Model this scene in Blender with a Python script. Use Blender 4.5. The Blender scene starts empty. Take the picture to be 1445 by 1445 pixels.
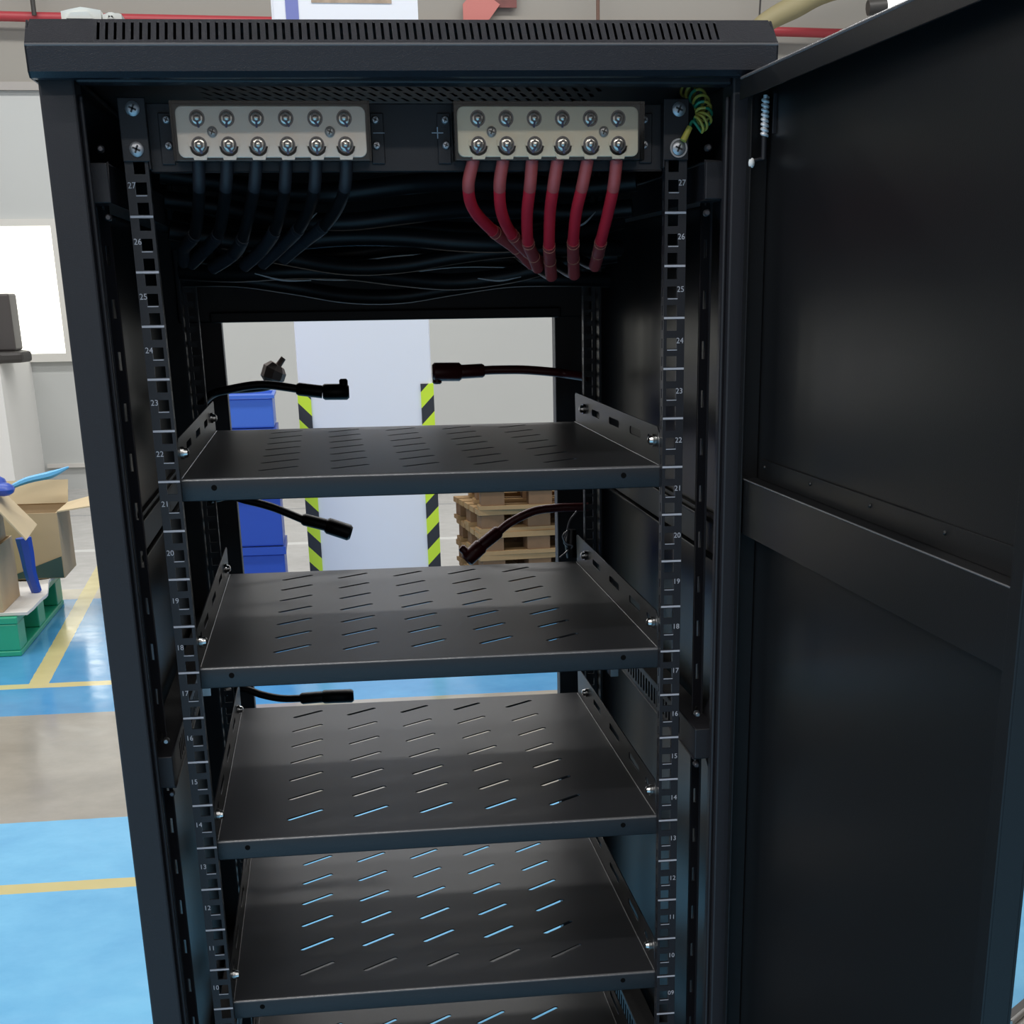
import bpy, bmesh, math, random
from mathutils import Matrix, Vector
random.seed(7)
scn = bpy.context.scene
col = scn.collection

# ------------------------------------------------------------------ camera
cam_d = bpy.data.cameras.new('camera')
cam_o = bpy.data.objects.new('camera', cam_d)
col.objects.link(cam_o)
scn.camera = cam_o
CAMPOS = Vector((-0.087613, -1.493910, 1.204842))
cam_d.sensor_width = 36.0
cam_d.lens = 54.416
cam_d.shift_x = -0.050315
cam_d.shift_y = 0.375083
cam_d.clip_start = 0.02
cam_d.clip_end = 100
yaw, pitch, roll = 0.1408761, -0.3749707, 0.0138382
fwd = Vector((math.sin(yaw)*math.cos(pitch), math.cos(yaw)*math.cos(pitch), math.sin(pitch)))
right = Vector((math.cos(yaw), -math.sin(yaw), 0))
down = fwd.cross(right)
r_ = right*math.cos(roll) + down*math.sin(roll)
d_ = -right*math.sin(roll) + down*math.cos(roll)
m = Matrix((( r_.x, -d_.x, -fwd.x, CAMPOS.x), (r_.y, -d_.y, -fwd.y, CAMPOS.y), (r_.z, -d_.z, -fwd.z, CAMPOS.z), (0, 0, 0, 1)))
cam_o.matrix_world = m

# ------------------------------------------------------------------ world, lights, exposure
w = bpy.data.worlds.new('world'); scn.world = w
w.use_nodes = True
nt = w.node_tree; nt.nodes.clear()
bg = nt.nodes.new('ShaderNodeBackground'); wo = nt.nodes.new('ShaderNodeOutputWorld')
bg.inputs[0].default_value = (0.96, 0.97, 1.0, 1); bg.inputs[1].default_value = 0.34
nt.links.new(bg.outputs[0], wo.inputs[0])
scn.view_settings.view_transform = 'Standard'
scn.view_settings.look = 'None'
scn.view_settings.exposure = 0.0
scn.view_settings.gamma = 1.0
scn.view_settings.use_curve_mapping = False

def area(name, loc, size, size_y, energy, color=(1, 1, 1), rot=(0, 0, 0)):
    l = bpy.data.lights.new(name, 'AREA'); l.shape = 'RECTANGLE'
    l.size = size; l.size_y = size_y; l.energy = energy; l.color = color
    o = bpy.data.objects.new(name, l); o.location = loc; o.rotation_euler = rot
    col.objects.link(o); return o
# rows of hall lamps under the roof
area('hall_lamp_row', (0.0, 7.0, 4.6), 9.0, 0.4, 230, (1.0, 0.98, 0.95))
area('hall_lamp_row', (0.0, 3.8, 4.6), 9.0, 0.4, 200, (1.0, 0.99, 0.97))
area('hall_lamp_row', (-2.1, -2.4, 4.6), 4.4, 0.10, 105, (1.0, 0.99, 0.97))
area('hall_lamp_row', (-4.2, -1.6, 4.3), 0.4, 6.0, 110, (1.0, 0.99, 0.97), (0, -0.7, 0))
area('hall_lamp_row', (-0.6, -6.0, 4.6), 9.0, 0.4, 260, (1.0, 0.98, 0.95))

# ------------------------------------------------------------------ helpers
def tag(o, label=None, cat=None, group=None, kind=None):
    if label: o['label'] = label
    if cat: o['category'] = cat
    if group: o['group'] = group
    if kind: o['kind'] = kind
    return o

def empty(name, loc, label=None, cat=None, group=None, rz=0):
    o = bpy.data.objects.new(name, None); col.objects.link(o)
    o.empty_display_size = 0.05
    o.location = loc; o.rotation_euler = (0, 0, rz)
    return tag(o, label, cat, group)

def catmull(pts, n=6):
    P = [Vector(p) for p in pts]
    if len(P) < 3: return P
    out = []
    for i in range(len(P)-1):
        p0 = P[i-1] if i > 0 else P[0]*2 - P[1]
        p1, p2 = P[i], P[i+1]
        p3 = P[i+2] if i+2 < len(P) else P[-1]*2 - P[-2]
        for k in range(n):
            t = k/n
            out.append(0.5*((2*p1) + (p2-p0)*t + (2*p0-5*p1+4*p2-p3)*t*t + (3*p1-p0-3*p2+p3)*t**3))
    out.append(P[-1]); return out

class MB:
    def __init__(s): s.bm = bmesh.new(); s.mi = 0
    def face(s, vs):
        try:
            f = s.bm.faces.new(vs); f.material_index = s.mi; return f
        except ValueError: return None
    def box(s, x0, x1, y0, y1, z0, z1, mat=None):
        v = [s.bm.verts.new(p if mat is None else mat @ Vector(p)) for p in
             [(x0,y0,z0),(x1,y0,z0),(x1,y1,z0),(x0,y1,z0),(x0,y0,z1),(x1,y0,z1),(x1,y1,z1),(x0,y1,z1)]]
        for f in [(0,3,2,1),(4,5,6,7),(0,1,5,4),(1,2,6,5),(2,3,7,6),(3,0,4,7)]: s.face([v[i] for i in f])
        return s
    def quad(s, a, b, c, d):
        s.face([s.bm.verts.new(p) for p in (a, b, c, d)]); return s
    def prism(s, poly, axis, a, b):
        def P(u, v, t): return {'x': (t, u, v), 'y': (u, t, v), 'z': (u, v, t)}[axis]
        A = [s.bm.verts.new(P(u, v, a)) for u, v in poly]; B = [s.bm.verts.new(P(u, v, b)) for u, v in poly]
        n = len(poly)
        s.face(A); s.face(B[::-1])
        for i in range(n): s.face([A[i], B[i], B[(i+1) % n], A[(i+1) % n]])
        return s
    def tube(s, pts, r, n=12, smooth=0, caps=True):
        if smooth:
            if not isinstance(r, (int, float)):
                rr = []
                for i in range(len(r)-1):
                    for k in range(smooth): rr.append(r[i] + (r[i+1]-r[i])*k/smooth)
                r = rr + [r[-1]]
            pts = catmull(pts, smooth)
        pts = [Vector(p) for p in pts]
        N = len(pts)
        if isinstance(r, (int, float)): r = [r]*N
        rings = []; up = None
        for i in range(N):
            t = (pts[min(i+1, N-1)] - pts[max(i-1, 0)])
            if t.length < 1e-9: t = Vector((0, 0, 1))
            t.normalize()
            if up is None:
                up = Vector((0, 0, 1)) if abs(t.z) < .9 else Vector((1, 0, 0))
            u = (up - t*up.dot(t)).normalized(); v = t.cross(u); up = u
            rings.append([s.bm.verts.new(pts[i] + (u*math.cos(2*math.pi*k/n) + v*math.sin(2*math.pi*k/n))*r[i]) for k in range(n)])
        for i in range(N-1):
            for k in range(n):
                s.face([rings[i][k], rings[i][(k+1) % n], rings[i+1][(k+1) % n], rings[i+1][k]])
        if caps: s.face(rings[0][::-1]); s.face(rings[-1])
        return s
    def ball(s, c, r, n=12, sc=(1, 1, 1)):
        mt = Matrix.Translation(c) @ Matrix.Diagonal((*sc, 1))
        g = bmesh.ops.create_uvsphere(s.bm, u_segments=n, v_segments=max(6, n//2), radius=r, matrix=mt)
        for v in g['verts']:
            for f in v.link_faces: f.material_index = s.mi
        return s
    def sheet(s, outer, holes, t, mat):
        """flat sheet with holes; outer / holes in a 2-D frame, mat carries it to its place, t = thickness"""
        cu = bpy.data.curves.new('c', 'CURVE'); cu.dimensions = '2D'; cu.fill_mode = 'BOTH'; cu.extrude = t/2
        for poly in [outer] + list(holes):
            sp = cu.splines.new('POLY'); sp.points.add(len(poly)-1)
            for i, p in enumerate(poly): sp.points[i].co = (p[0], p[1], 0, 1)
            sp.use_cyclic_u = True
        ob = bpy.data.objects.new('c', cu); col.objects.link(ob)
        dg = bpy.context.evaluated_depsgraph_get()
        me = bpy.data.meshes.new_from_object(ob.evaluated_get(dg))
        me.transform(mat)
        for p in me.polygons: p.material_index = s.mi
        s.bm.from_mesh(me)
        bpy.data.objects.remove(ob); bpy.data.curves.remove(cu); bpy.data.meshes.remove(me)
        return s
    def text(s, body, size, mat, t=0.0002):
        cu = bpy.data.curves.new('t', 'FONT'); cu.body = body; cu.size = size; cu.extrude = t/2
        cu.align_x = 'CENTER'; cu.align_y = 'CENTER'; cu.resolution_u = 3
        ob = bpy.data.objects.new('t', cu); col.objects.link(ob)
        dg = bpy.context.evaluated_depsgraph_get()
        me = bpy.data.meshes.new_from_object(ob.evaluated_get(dg))
        me.transform(mat)
        for p in me.polygons: p.material_index = s.mi
        s.bm.from_mesh(me)
        bpy.data.objects.remove(ob); bpy.data.curves.remove(cu); bpy.data.meshes.remove(me)
        return s
    def xform(s, mat):
        s.bm.transform(mat); return s
    def build(s, name, mats, parent=None, smooth=False, bevel=0, world=True, seg=2):
        """world=True: vertices are in world space; the parent's offset is taken off"""
        if not isinstance(mats, (list, tuple)): mats = [mats]
        bmesh.ops.remove_doubles(s.bm, verts=s.bm.verts, dist=1e-6)
        bmesh.ops.recalc_face_normals(s.bm, faces=s.bm.faces)
        if parent is None and world:
            c = [v.co for v in s.bm.verts]
            lo = Vector((min(v.x for v in c), min(v.y for v in c), min(v.z for v in c)))
            hi = Vector((max(v.x for v in c), max(v.y for v in c), max(v.z for v in c)))
            org = Vector(((lo.x+hi.x)/2, (lo.y+hi.y)/2, lo.z))
            s.bm.transform(Matrix.Translation(-org))
        me = bpy.data.meshes.new(name); s.bm.to_mesh(me); s.bm.free()
        for mm in mats: me.materials.append(mm)
        if smooth:
            for p in me.polygons: p.use_smooth = True
            try: me.set_sharp_from_angle(angle=math.radians(40))
            except Exception: pass
        o = bpy.data.objects.new(name, me); col.objects.link(o)
        if parent is None and world: o.location = org
        if parent is not None:
            o.parent = parent
            if world:
                tot = Matrix.Identity(4); p = parent
                while p is not None: tot = p.matrix_basis @ tot if p.matrix_parent_inverse == Matrix.Identity(4) else p.matrix_basis @ tot; p = p.parent
                me.transform(tot.inverted())
        if bevel:
            b = o.modifiers.new('bevel', 'BEVEL'); b.width = bevel; b.segments = seg; b.limit_method = 'ANGLE'
            b.harden_normals = False
        return o

def copy_tree(o, parent=None):
    c = o.copy(); col.objects.link(c)
    if parent: c.parent = parent
    for ch in list(o.children): copy_tree(ch, c)
    return c

# ------------------------------------------------------------------ materials
def mat(name, color, rough=.5, metal=0, spec=.5, noise=None, bump=None, em=None, trans=0, alpha=1, coat=0):
    mt = bpy.data.materials.new(name); mt.use_nodes = True
    n = mt.node_tree.nodes; l = mt.node_tree.links; b = n['Principled BSDF']
    b.inputs['Base Color'].default_value = (*color, 1); b.inputs['Roughness'].default_value = rough
    b.inputs['Metallic'].default_value = metal; b.inputs['Specular IOR Level'].default_value = spec
    b.inputs['Transmission Weight'].default_value = trans; b.inputs['Alpha'].default_value = alpha
    b.inputs['Coat Weight'].default_value = coat
    tc = n.new('ShaderNodeTexCoord')
    if noise:
        sc, amt = noise
        nz = n.new('ShaderNodeTexNoise'); nz.inputs['Scale'].default_value = sc; nz.inputs['Detail'].default_value = 5
        rp = n.new('ShaderNodeMix'); rp.data_type = 'RGBA'
        rp.inputs[6].default_value = (*[max(0, c*(1-amt)) for c in color], 1)
        rp.inputs[7].default_value = (*[min(1, c*(1+amt)) for c in color], 1)
        l.new(tc.outputs['Object'], nz.inputs['Vector']); l.new(nz.outputs['Fac'], rp.inputs[0]); l.new(rp.outputs[2], b.inputs['Base Color'])
    if bump:
        sc, st = bump
        nz = n.new('ShaderNodeTexNoise'); nz.inputs['Scale'].default_value = sc; nz.inputs['Detail'].default_value = 2
        bp = n.new('ShaderNodeBump'); bp.inputs['Strength'].default_value = st; bp.inputs['Distance'].default_value = .0005
        l.new(tc.outputs['Object'], nz.inputs['Vector']); l.new(nz.outputs['Fac'], bp.inputs['Height']); l.new(bp.outputs['Normal'], b.inputs['Normal'])
    if em:
        b.inputs['Emission Color'].default_value = (*em[0], 1); b.inputs['Emission Strength'].default_value = em[1]
    return mt

BLACK = mat('black_powder_coat', (.0135, .0128, .0155), .42, spec=.40, bump=(1400, .35))
SHELF = mat('black_shelf_paint', (.016, .0165, .019), .38, spec=.5, bump=(1500, .3))
PANEL = mat('black_panel_paint', (.0035, .0036, .0045), .34, spec=.12)
EDGE = mat('fold_highlight', (.10, .10, .105), .22, spec=1.0)  # paler, glossier than the sheet: paints the highlight line along folds
HOLE = mat('dark_hole', (.002, .002, .002), .8, spec=.1)
DOORM = mat('black_door_paint', (.006, .0063, .007), .33, spec=.40, bump=(1300, .15))
PRINT = mat('pale_print', (.42, .42, .46), .6)
CHROME = mat('bright_steel', (.75, .74, .72), .22, metal=1)
ZINC = mat('zinc_steel', (.55, .55, .56), .35, metal=1)
SCREW = mat('screw_steel', (.48, .48, .50), .4, metal=.8)
PLATE = mat('nickel_busbar', (.88, .77, .69), .35, metal=.15, noise=(18, .12))
PLATE2 = mat('nickel_busbar_yellowish', (.86, .76, .60), .33, metal=.15, noise=(18, .12))
INK = mat('blue_marker_ink', (.03, .05, .16), .6)
BOLTDARK = mat('dark_steel_ring', (.16, .15, .16), .35, metal=.8)
PLASTIC = mat('black_plastic', (.012, .012, .013), .35, spec=.5)
CABLE = mat('black_cable_jacket', (.006, .006, .007), .42, spec=.3)
CABLEG = mat('dark_grey_cable_jacket', (.018, .019, .024), .5, spec=.35)
REDS = mat('red_heat_shrink', (.46, .085, .08), .45)
REDB = mat('red_cable_jacket', (.66, .02, .04), .5)
REDD = mat('dark_red_sleeve', (.36, .05, .05), .5, noise=(900, .3))
GOLDL = mat('orange_sleeve_edge', (.55, .25, .15), .5)
DRED = mat('dark_red_cable', (.11, .014, .016), .35, spec=.5)
YEL = mat('yellow_wire', (.42, .36, .06), .5)
GRN = mat('green_wire', (.02, .22, .12), .5)
BROWNGREY = mat('brown_grey_rubber', (.36, .29, .26), .75)

def glassy():
    mt = bpy.data.materials.new('clear_acrylic'); mt.use_nodes = True
    n = mt.node_tree.nodes; l = mt.node_tree.links; n.clear()
    o = n.new('ShaderNodeOutputMaterial'); mx = n.new('ShaderNodeMixShader'); tr = n.new('ShaderNodeBsdfTransparent'); gl = n.new('ShaderNodeBsdfGlossy')
    tr.inputs[0].default_value = (.96, .95, .93, 1); gl.inputs['Roughness'].default_value = .06
    fr = n.new('ShaderNodeFresnel'); fr.inputs[0].default_value = 1.45
    l.new(fr.outputs[0], mx.inputs[0]); l.new(tr.outputs[0], mx.inputs[1]); l.new(gl.outputs[0], mx.inputs[2]); l.new(mx.outputs[0], o.inputs[0])
    return mt
ACRYL = glassy()

def floor_mat():
    mt = bpy.data.materials.new('painted_epoxy_floor'); mt.use_nodes = True
    n = mt.node_tree.nodes; l = mt.node_tree.links; b = n['Principled BSDF']
    g = n.new('ShaderNodeNewGeometry'); sp = n.new('ShaderNodeSeparateXYZ'); l.new(g.outputs['Position'], sp.inputs[0])
    def math_(op, a, bb):
        q = n.new('ShaderNodeMath'); q.operation = op
        for i, v in enumerate((a, bb)):
            if isinstance(v, (int, float)): q.inputs[i].default_value = v
            else: l.new(v, q.inputs[i])
        return q.outputs[0]
    nz = n.new('ShaderNodeTexNoise'); nz.inputs['Scale'].default_value = 3.2; nz.inputs['Detail'].default_value = 8; nz.inputs['Roughness'].default_value = .65
    l.new(g.outputs['Position'], nz.inputs['Vector'])
    nf = n.new('ShaderNodeTexNoise'); nf.inputs['Scale'].default_value = 14; nf.inputs['Detail'].default_value = 6
    l.new(g.outputs['Position'], nf.inputs['Vector'])
    wob = math_('MULTIPLY', math_('SUBTRACT', nf.outputs[0], .5), .008)
    Y = math_('ADD', sp.outputs['Y'], wob); X = math_('ADD', sp.outputs['X'], wob)
    def band(v, a, c): return math_('MULTIPLY', math_('GREATER_THAN', v, a), math_('LESS_THAN', v, c))
    def ramp(fac, c1, c2, lo=.35, hi=.65):
        r = n.new('ShaderNodeValToRGB'); r.color_ramp.elements[0].position = lo; r.color_ramp.elements[1].position = hi
        r.color_ramp.elements[0].color = (*c1, 1); r.color_ramp.elements[1].color = (*c2, 1); l.new(fac, r.inputs[0]); return r.outputs[0]
    def mix(f, a, c):
        q = n.new('ShaderNodeMix'); q.data_type = 'RGBA'; l.new(f, q.inputs[0])
        for i, v in ((6, a), (7, c)):
            if isinstance(v, tuple): q.inputs[i].default_value = (*v, 1)
            else: l.new(v, q.inputs[i])
        return q.outputs[2]
    blue = ramp(nz.outputs[0], (.14, .43, .72), (.20, .54, .82))
    conc = ramp(nz.outputs[0], (.28, .26, .225), (.37, .345, .30))
    c = mix(band(Y, 2.26, 3.33), blue, conc)
    midblue = ramp(nz.outputs[0], (.06, .26, .52), (.09, .33, .60))
    c = mix(band(Y, 3.33, 5.3), c, midblue)
    far = ramp(nz.outputs[0], (.40, .39, .37), (.46, .45, .43))
    c = mix(math_('GREATER_THAN', Y, 5.3), c, far)
    c = mix(band(Y, 5.32, 5.55), c, (.50, .46, .36))
    c = mix(band(Y, 6.62, 6.70), c, (.62, .62, .60))
    c = mix(band(Y, 8.0, 8.06), c, (.30, .30, .30))
    yel = (.60, .52, .24)
    c = mix(band(Y, 1.76, 1.82), c, yel)
    c = mix(band(Y, 3.69, 3.755), c, yel)
    dg = math_('ADD', X, math_('MULTIPLY', math_('SUBTRACT', Y, 3.7), .038))
    dgm = math_('MULTIPLY', band(dg, -1.125, -1.06), band(Y, 3.7, 9.0))
    c = mix(dgm, c, yel)
    l.new(c, b.inputs['Base Color'])
    l.new(ramp(nf.outputs[0], (.12,)*3, (.22,)*3), b.inputs['Roughness'])
    b.inputs['Specular IOR Level'].default_value = .5
    return mt
FLOOR = floor_mat()
WALL = mat('painted_wall', (.485, .50, .490), .7, noise=(1.2, .05))
WALLUP = mat('upper_wall_paint', (.29, .275, .245), .7, noise=(1.0, .05))
WALLR = mat('pale_green_wall', (.52, .56, .56), .7, noise=(1.2, .04))
COLW = mat('white_column_paint', (.82, .82, .86), .6, noise=(2.0, .03))
WHITE = mat('white_paint', (.72, .72, .70), .55)
GREYP = mat('grey_plinth', (.30, .29, .27), .7)
WINM = mat('bright_window_glass', (.9, .9, .85), .3, em=((1.0, .98, .86), 1.6))
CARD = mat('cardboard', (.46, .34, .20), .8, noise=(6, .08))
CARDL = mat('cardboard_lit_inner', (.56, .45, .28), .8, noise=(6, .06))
DKGRN = mat('dark_green_print', (.03, .07, .06), .7)
GREEN = mat('green_plastic', (.02, .36, .20), .4, noise=(5, .15))
BLUEP = mat('blue_plastic_crate', (.025, .075, .42), .35, noise=(4, .1))
BLUEL = mat('light_blue_plastic', (.06, .16, .62), .35)
CYAN = mat('sky_blue_film', (.08, .38, .68), .3)
FOAM = mat('white_foam_sheet', (.66, .64, .60), .6)
WOOD = mat('pallet_pine', (.36, .225, .10), .75, noise=(22, .15))
WOODD = mat('pallet_block_wood', (.19, .105, .05), .8, noise=(30, .15))
REDP = mat('red_pipe_paint', (.36, .035, .045), .45)
RUST = mat('brown_rod', (.13, .07, .05), .6)
DARK = mat('dark_matte', (.035, .032, .030), .5)
PAPER = mat('crumpled_paper', (.78, .80, .76), .7)
PINK = mat('pale_red_ribbon', (.50, .17, .15), .6)

def hazard(name, slope):
    mt = bpy.data.materials.new(name); mt.use_nodes = True
    n = mt.node_tree.nodes; l = mt.node_tree.links; b = n['Principled BSDF']
    g = n.new('ShaderNodeNewGeometry'); sp = n.new('ShaderNodeSeparateXYZ'); l.new(g.outputs['Position'], sp.inputs[0])
    a = n.new('ShaderNodeMath'); a.operation = 'MULTIPLY_ADD'; l.new(sp.outputs['X'], a.inputs[0]); a.inputs[1].default_value = slope; l.new(sp.outputs['Z'], a.inputs[2])
    q = n.new('ShaderNodeMath'); q.operation = 'DIVIDE'; l.new(a.outputs[0], q.inputs[0]); q.inputs[1].default_value = .128
    fr = n.new('ShaderNodeMath'); fr.operation = 'FRACT'; l.new(q.outputs[0], fr.inputs[0])
    gt = n.new('ShaderNodeMath'); gt.operation = 'GREATER_THAN'; l.new(fr.outputs[0], gt.inputs[0]); gt.inputs[1].default_value = .5
    mx = n.new('ShaderNodeMix'); mx.data_type = 'RGBA'; l.new(gt.outputs[0], mx.inputs[0])
    mx.inputs[6].default_value = (.03, .03, .035, 1); mx.inputs[7].default_value = (.66, .86, .04, 1)
    l.new(mx.outputs[2], b.inputs['Base Color']); b.inputs['Roughness'].default_value = .5
    return mt
HZL = hazard('hazard_stripe_left', 1.0); HZR = hazard('hazard_stripe_right', -1.0)

# ================================================================== SETTING
MB().box(-7, 7, -7, 9.4, -.1, 0).build('floor', FLOOR)['kind'] = 'structure'
b = MB()
b.box(-7, 7, 9.4, 9.55, 0, 2.36)
b.mi = 1; b.box(-7, 7, 9.4, 9.55, 2.36, 5.2)
b.build('wall_back', [WALL, WALLUP])['kind'] = 'structure'
MB().box(-7, 7, 9.37, 9.4, 2.355, 2.40).build('trim_1', mat('grey_wall_band', (.36, .34, .32), .7))['kind'] = 'structure'
MB().box(-1.93, 7, 9.375, 9.4, .14, .165).build('trim_2', mat('grey_wall_ledge', (.60, .58, .55), .6))['kind'] = 'structure'
# projecting low wall box at the left with its skirting
b = MB(); b.box(-2.9, -1.95, 8.35, 9.4, 0, .83)
b.mi = 1; b.box(-2.9, -1.944, 8.344, 9.4, 0, .10)
b.build('wall_left', [WHITE, GREYP])['kind'] = 'structure'
# window: frame, sill, glass
b = MB()
b.box(-3.3, -1.66, 9.36, 9.41, .80, .85); b.box(-3.3, -1.66, 9.36, 9.41, 1.60, 1.64)
b.box(-1.72, -1.66, 9.36, 9.41, .85, 1.60); b.box(-3.3, -3.24, 9.36, 9.41, .85, 1.60); b.box(-2.52, -2.47, 9.37, 9.405, .85, 1.6)
wf = b.build('window_1', mat('window_frame', (.62, .61, .57), .5)); wf['kind'] = 'structure'
MB().box(-3.24, -1.72, 9.385, 9.395, .85, 1.60).build('window_glass', WINM, wf)
# white square column behind the cabinet
MB().box(-.197, .345, 5.2, 5.74, 0, 5.2).build('wall_column', COLW, bevel=.006)['kind'] = 'structure'

# ================================================================== CABINET
UH = .04445; Z1 = .11
def ubound(k): return Z1 + k*UH
CABZ = .05
cab = empty('server_cabinet', (0, .345, 0), 'tall open black steel rack cabinet with a vented cap and its door swung open right', 'server cabinet')
for sx in (-1, 1):
    # front post: box face plus inner return lip
    b = MB()
    x0, x1 = sorted((sx*.2715, sx*.300))
    b.box(x0, x1, -.055, -.018, CABZ, 1.372)
    xa, xb = sorted((sx*.2675, sx*.2715)); b.box(xa, xb, -.047, -.040, CABZ+.02, 1.355)
    b.build('front_post', BLACK, cab, bevel=.0022)
    b = MB()
    xi = -.2176 if sx < 0 else .2246
    x0, x1 = sorted((xi, sx*.300))
    b.box(x0, x1, .715, .745, CABZ, 1.372)
    b.build('rear_post', BLACK, cab, bevel=.002)
    # intermediate slotted uprights between post and rail
    holes = []
    z = .16
    while z < 1.28:
        holes.append([(-.0018, z), (.0018, z), (.0018, z+.016), (-.0018, z+.016)]); z += .0445
    b = MB()
    b.sheet([(-.0055, .1), (.0055, .1), (.0055, 1.30), (-.0055, 1.30)], holes, .0018,
            Matrix.Translation((sx*.2705, .035, 0)) @ Matrix.Rotation(math.pi/2, 4, 'X') @ Matrix.Rotation(sx*.5, 4, 'Y'))
    b.box(*sorted((sx*.2755, sx*.2775)), .035, .075, .1, 1.30)
    b.build('slotted_upright', BLACK, cab)
    # side panels: upper and lower leaf with a dark gap, ribbed folds
    for z0, z1 in ((.985, 1.3840), (CABZ+.02, .962)):
        b = MB()
        b.box(*sorted((sx*.2885, sx*.2905)), -.015, .715, z0, z1)
        for z in (z0, z1-.012): b.box(*sorted((sx*.280, sx*.2885)), -.012, .70, z, z+.003)
        b.build('side_panel', PANEL, cab, bevel=.0008)
    b = MB(); b.box(*sorted((sx*.284, sx*.288)), -.012, .71, .955, .992)
    b.build('panel_divider', DARK, cab)
    # depth beams joining front and rear, perforated inner web
    for zc in (1.291, .775, .30):
        holes = []
        y = .05
        while y < .58:
            holes.append([(y, zc-.010), (y+.0075, zc-.010), (y+.0075, zc+.008), (y, zc+.008)]); y += .0158
        b = MB()
        R = Matrix(((0, 0, 1, sx*.2575), (1, 0, 0, 0), (0, 1, 0, 0), (0, 0, 0, 1)))
        b.sheet([(-.022, zc-.0155), (.71, zc-.0155), (.71, zc+.0155), (-.022, zc+.0155)], holes if zc < 1.2 else [], .002, R)
        b.box(*sorted((sx*.2565, sx*.283)), -.022, .71, zc+.0135, zc+.0155)
        b.box(*sorted((sx*.2565, sx*.283)), -.022, .71, zc-.0155, zc-.0135)
        b.box(*sorted((sx*.2565, sx*.283)), -.0235, -.0215, zc-.0155, zc+.0155)
        db = b.build('depth_beam', BLACK, cab, bevel=.0012)
        for dz in (.027, -.026):
            b = MB()
            b.tube([(sx*.262, -.004, zc+dz), (sx*.262, -.010, zc+dz), (sx*.262, -.0115, zc+dz)], [.0030, .0030, .0018], 10)
            b.build('bolt', ZINC if zc < 1 and dz > 0 else BOLTDARK, db, smooth=True)
        b = MB()
        b.prism([(-.002, zc+.036), (.012, zc+.036), (.040, zc+.0155), (.040, zc-.0155), (.012, zc-.034), (-.002, zc-.034)], 'x', *sorted((sx*.2785, sx*.2805)))
        b.build('gusset', BLACK, db)

# mounting rails
def rail(sx, y0, inner, outer, printed):
    dy = 1 if y0 < .3 else -1
    zt = 1.352
    xc = sx*(inner + .0077)
    xs = sorted((sx*inner, sx*outer))
    b = MB()
    def perforated(u0, u1, zlo, zhi, hu0, hu1, cs, hh, put):
        put(u0, hu0, zlo, zhi); put(hu1, u1, zlo, zhi)
        cur = zlo
        for c in cs:
            put(hu0, hu1, cur, c-hh); cur = c+hh
        put(hu0, hu1, cur, zhi)
    cs = [ubound(u)+dz for u in range(0, 28) for dz in (.00635, .022225, .0381) if ubound(u)+dz < zt-.008]
    ya, yb = sorted((y0, y0+dy*.002))
    perforated(xs[0], xs[1], Z1-.02, zt, xc-.00475, xc+.00475, cs, .00475, lambda u0, u1, z0, z1: b.box(u0, u1, ya, yb, z0, z1))
    # inner return with its own slots
    xa, xb = sorted((sx*inner, sx*(inner+.002)))
    def side(u0, u1, z0, z1):
        q0, q1 = sorted((y0+dy*u0, y0+dy*u1)); b.box(xa, xb, q0, q1, z0, z1)
    perforated(.002, .013, Z1-.02, zt, .005, .0085, cs, .0042, side)
    b.box(*sorted((sx*(outer-.002), sx*outer)), *sorted((y0+dy*.001, y0+dy*.03)), Z1-.02, zt)
    rl = b.build('mounting_rail', BLACK, cab)
    if printed:
        p = MB()
        yf = y0-.0002
        for k in range(1, 27):
            p.box(xs[0]+.0002, xs[1]-.0002, yf-.0001, yf+.0001, ubound(k)-.0009, ubound(k)+.0009)
        for u in range(1, 28):
            zc = ubound(u-1) + .022225
            tx = sx*(outer-.0043)
            p.text('%02d' % u if u < 10 else str(u), .0070, Matrix.Translation((tx, yf, zc+.0022)) @ Matrix.Rotation(math.pi/2, 4, 'X'))
            # tick leading from the number to the middle hole
            xa, xb = sx*(outer-.0072), sx*(inner+.0128)
            p.box(*sorted((sx*(inner+.0035), xb)), yf-.0001, yf+.0001, zc-.0061, zc-.0054)
            v = [(xb, yf, zc-.0061), (xa, yf, zc-.0012), (xa, yf, zc-.0002), (xb, yf, zc-.0050)]
            p.quad(*v)
        p.build('rail_numbering', PRINT, rl)
    return rl
for sx in (-1, 1):
    rail(sx, 0.0, .225, .2448, True)
    rail(sx, .525, .2315, .2500, False)

# top frame beams, roof sheet, cap
b = MB(); b.box(-.3, .3, -.060, -.030, 1.3725, 1.3845); b.box(-.2715, .2715, -.052, -.030, 1.363, 1.3725); b.build('top_beam', BLACK, cab, bevel=.002)
b = MB(); b.box(-.2715, .2715, .70, .745, 1.167, 1.372); b.box(-.3, .3, .70, .745, 1.372, 1.384); b.box(-.23, .23, .69, .70, 1.167, 1.18); b.build('rear_header', BLACK, cab, bevel=.002)
holes = []
for i in range(34):
    for j in range(6):
        x = -.19 + i*.0115; y = .03 + j*.045
        holes.append([(x, y), (x+.004, y), (x+.012, y+.030), (x+.008, y+.030)])
b = MB(); b.sheet([(-.2885, -.03), (.2885, -.03), (.2885, .71), (-.2885, .71)], holes, .0015, Matrix.Translation((0, 0, 1.3845)))
b.build('roof_sheet', BLACK, cab)
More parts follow.
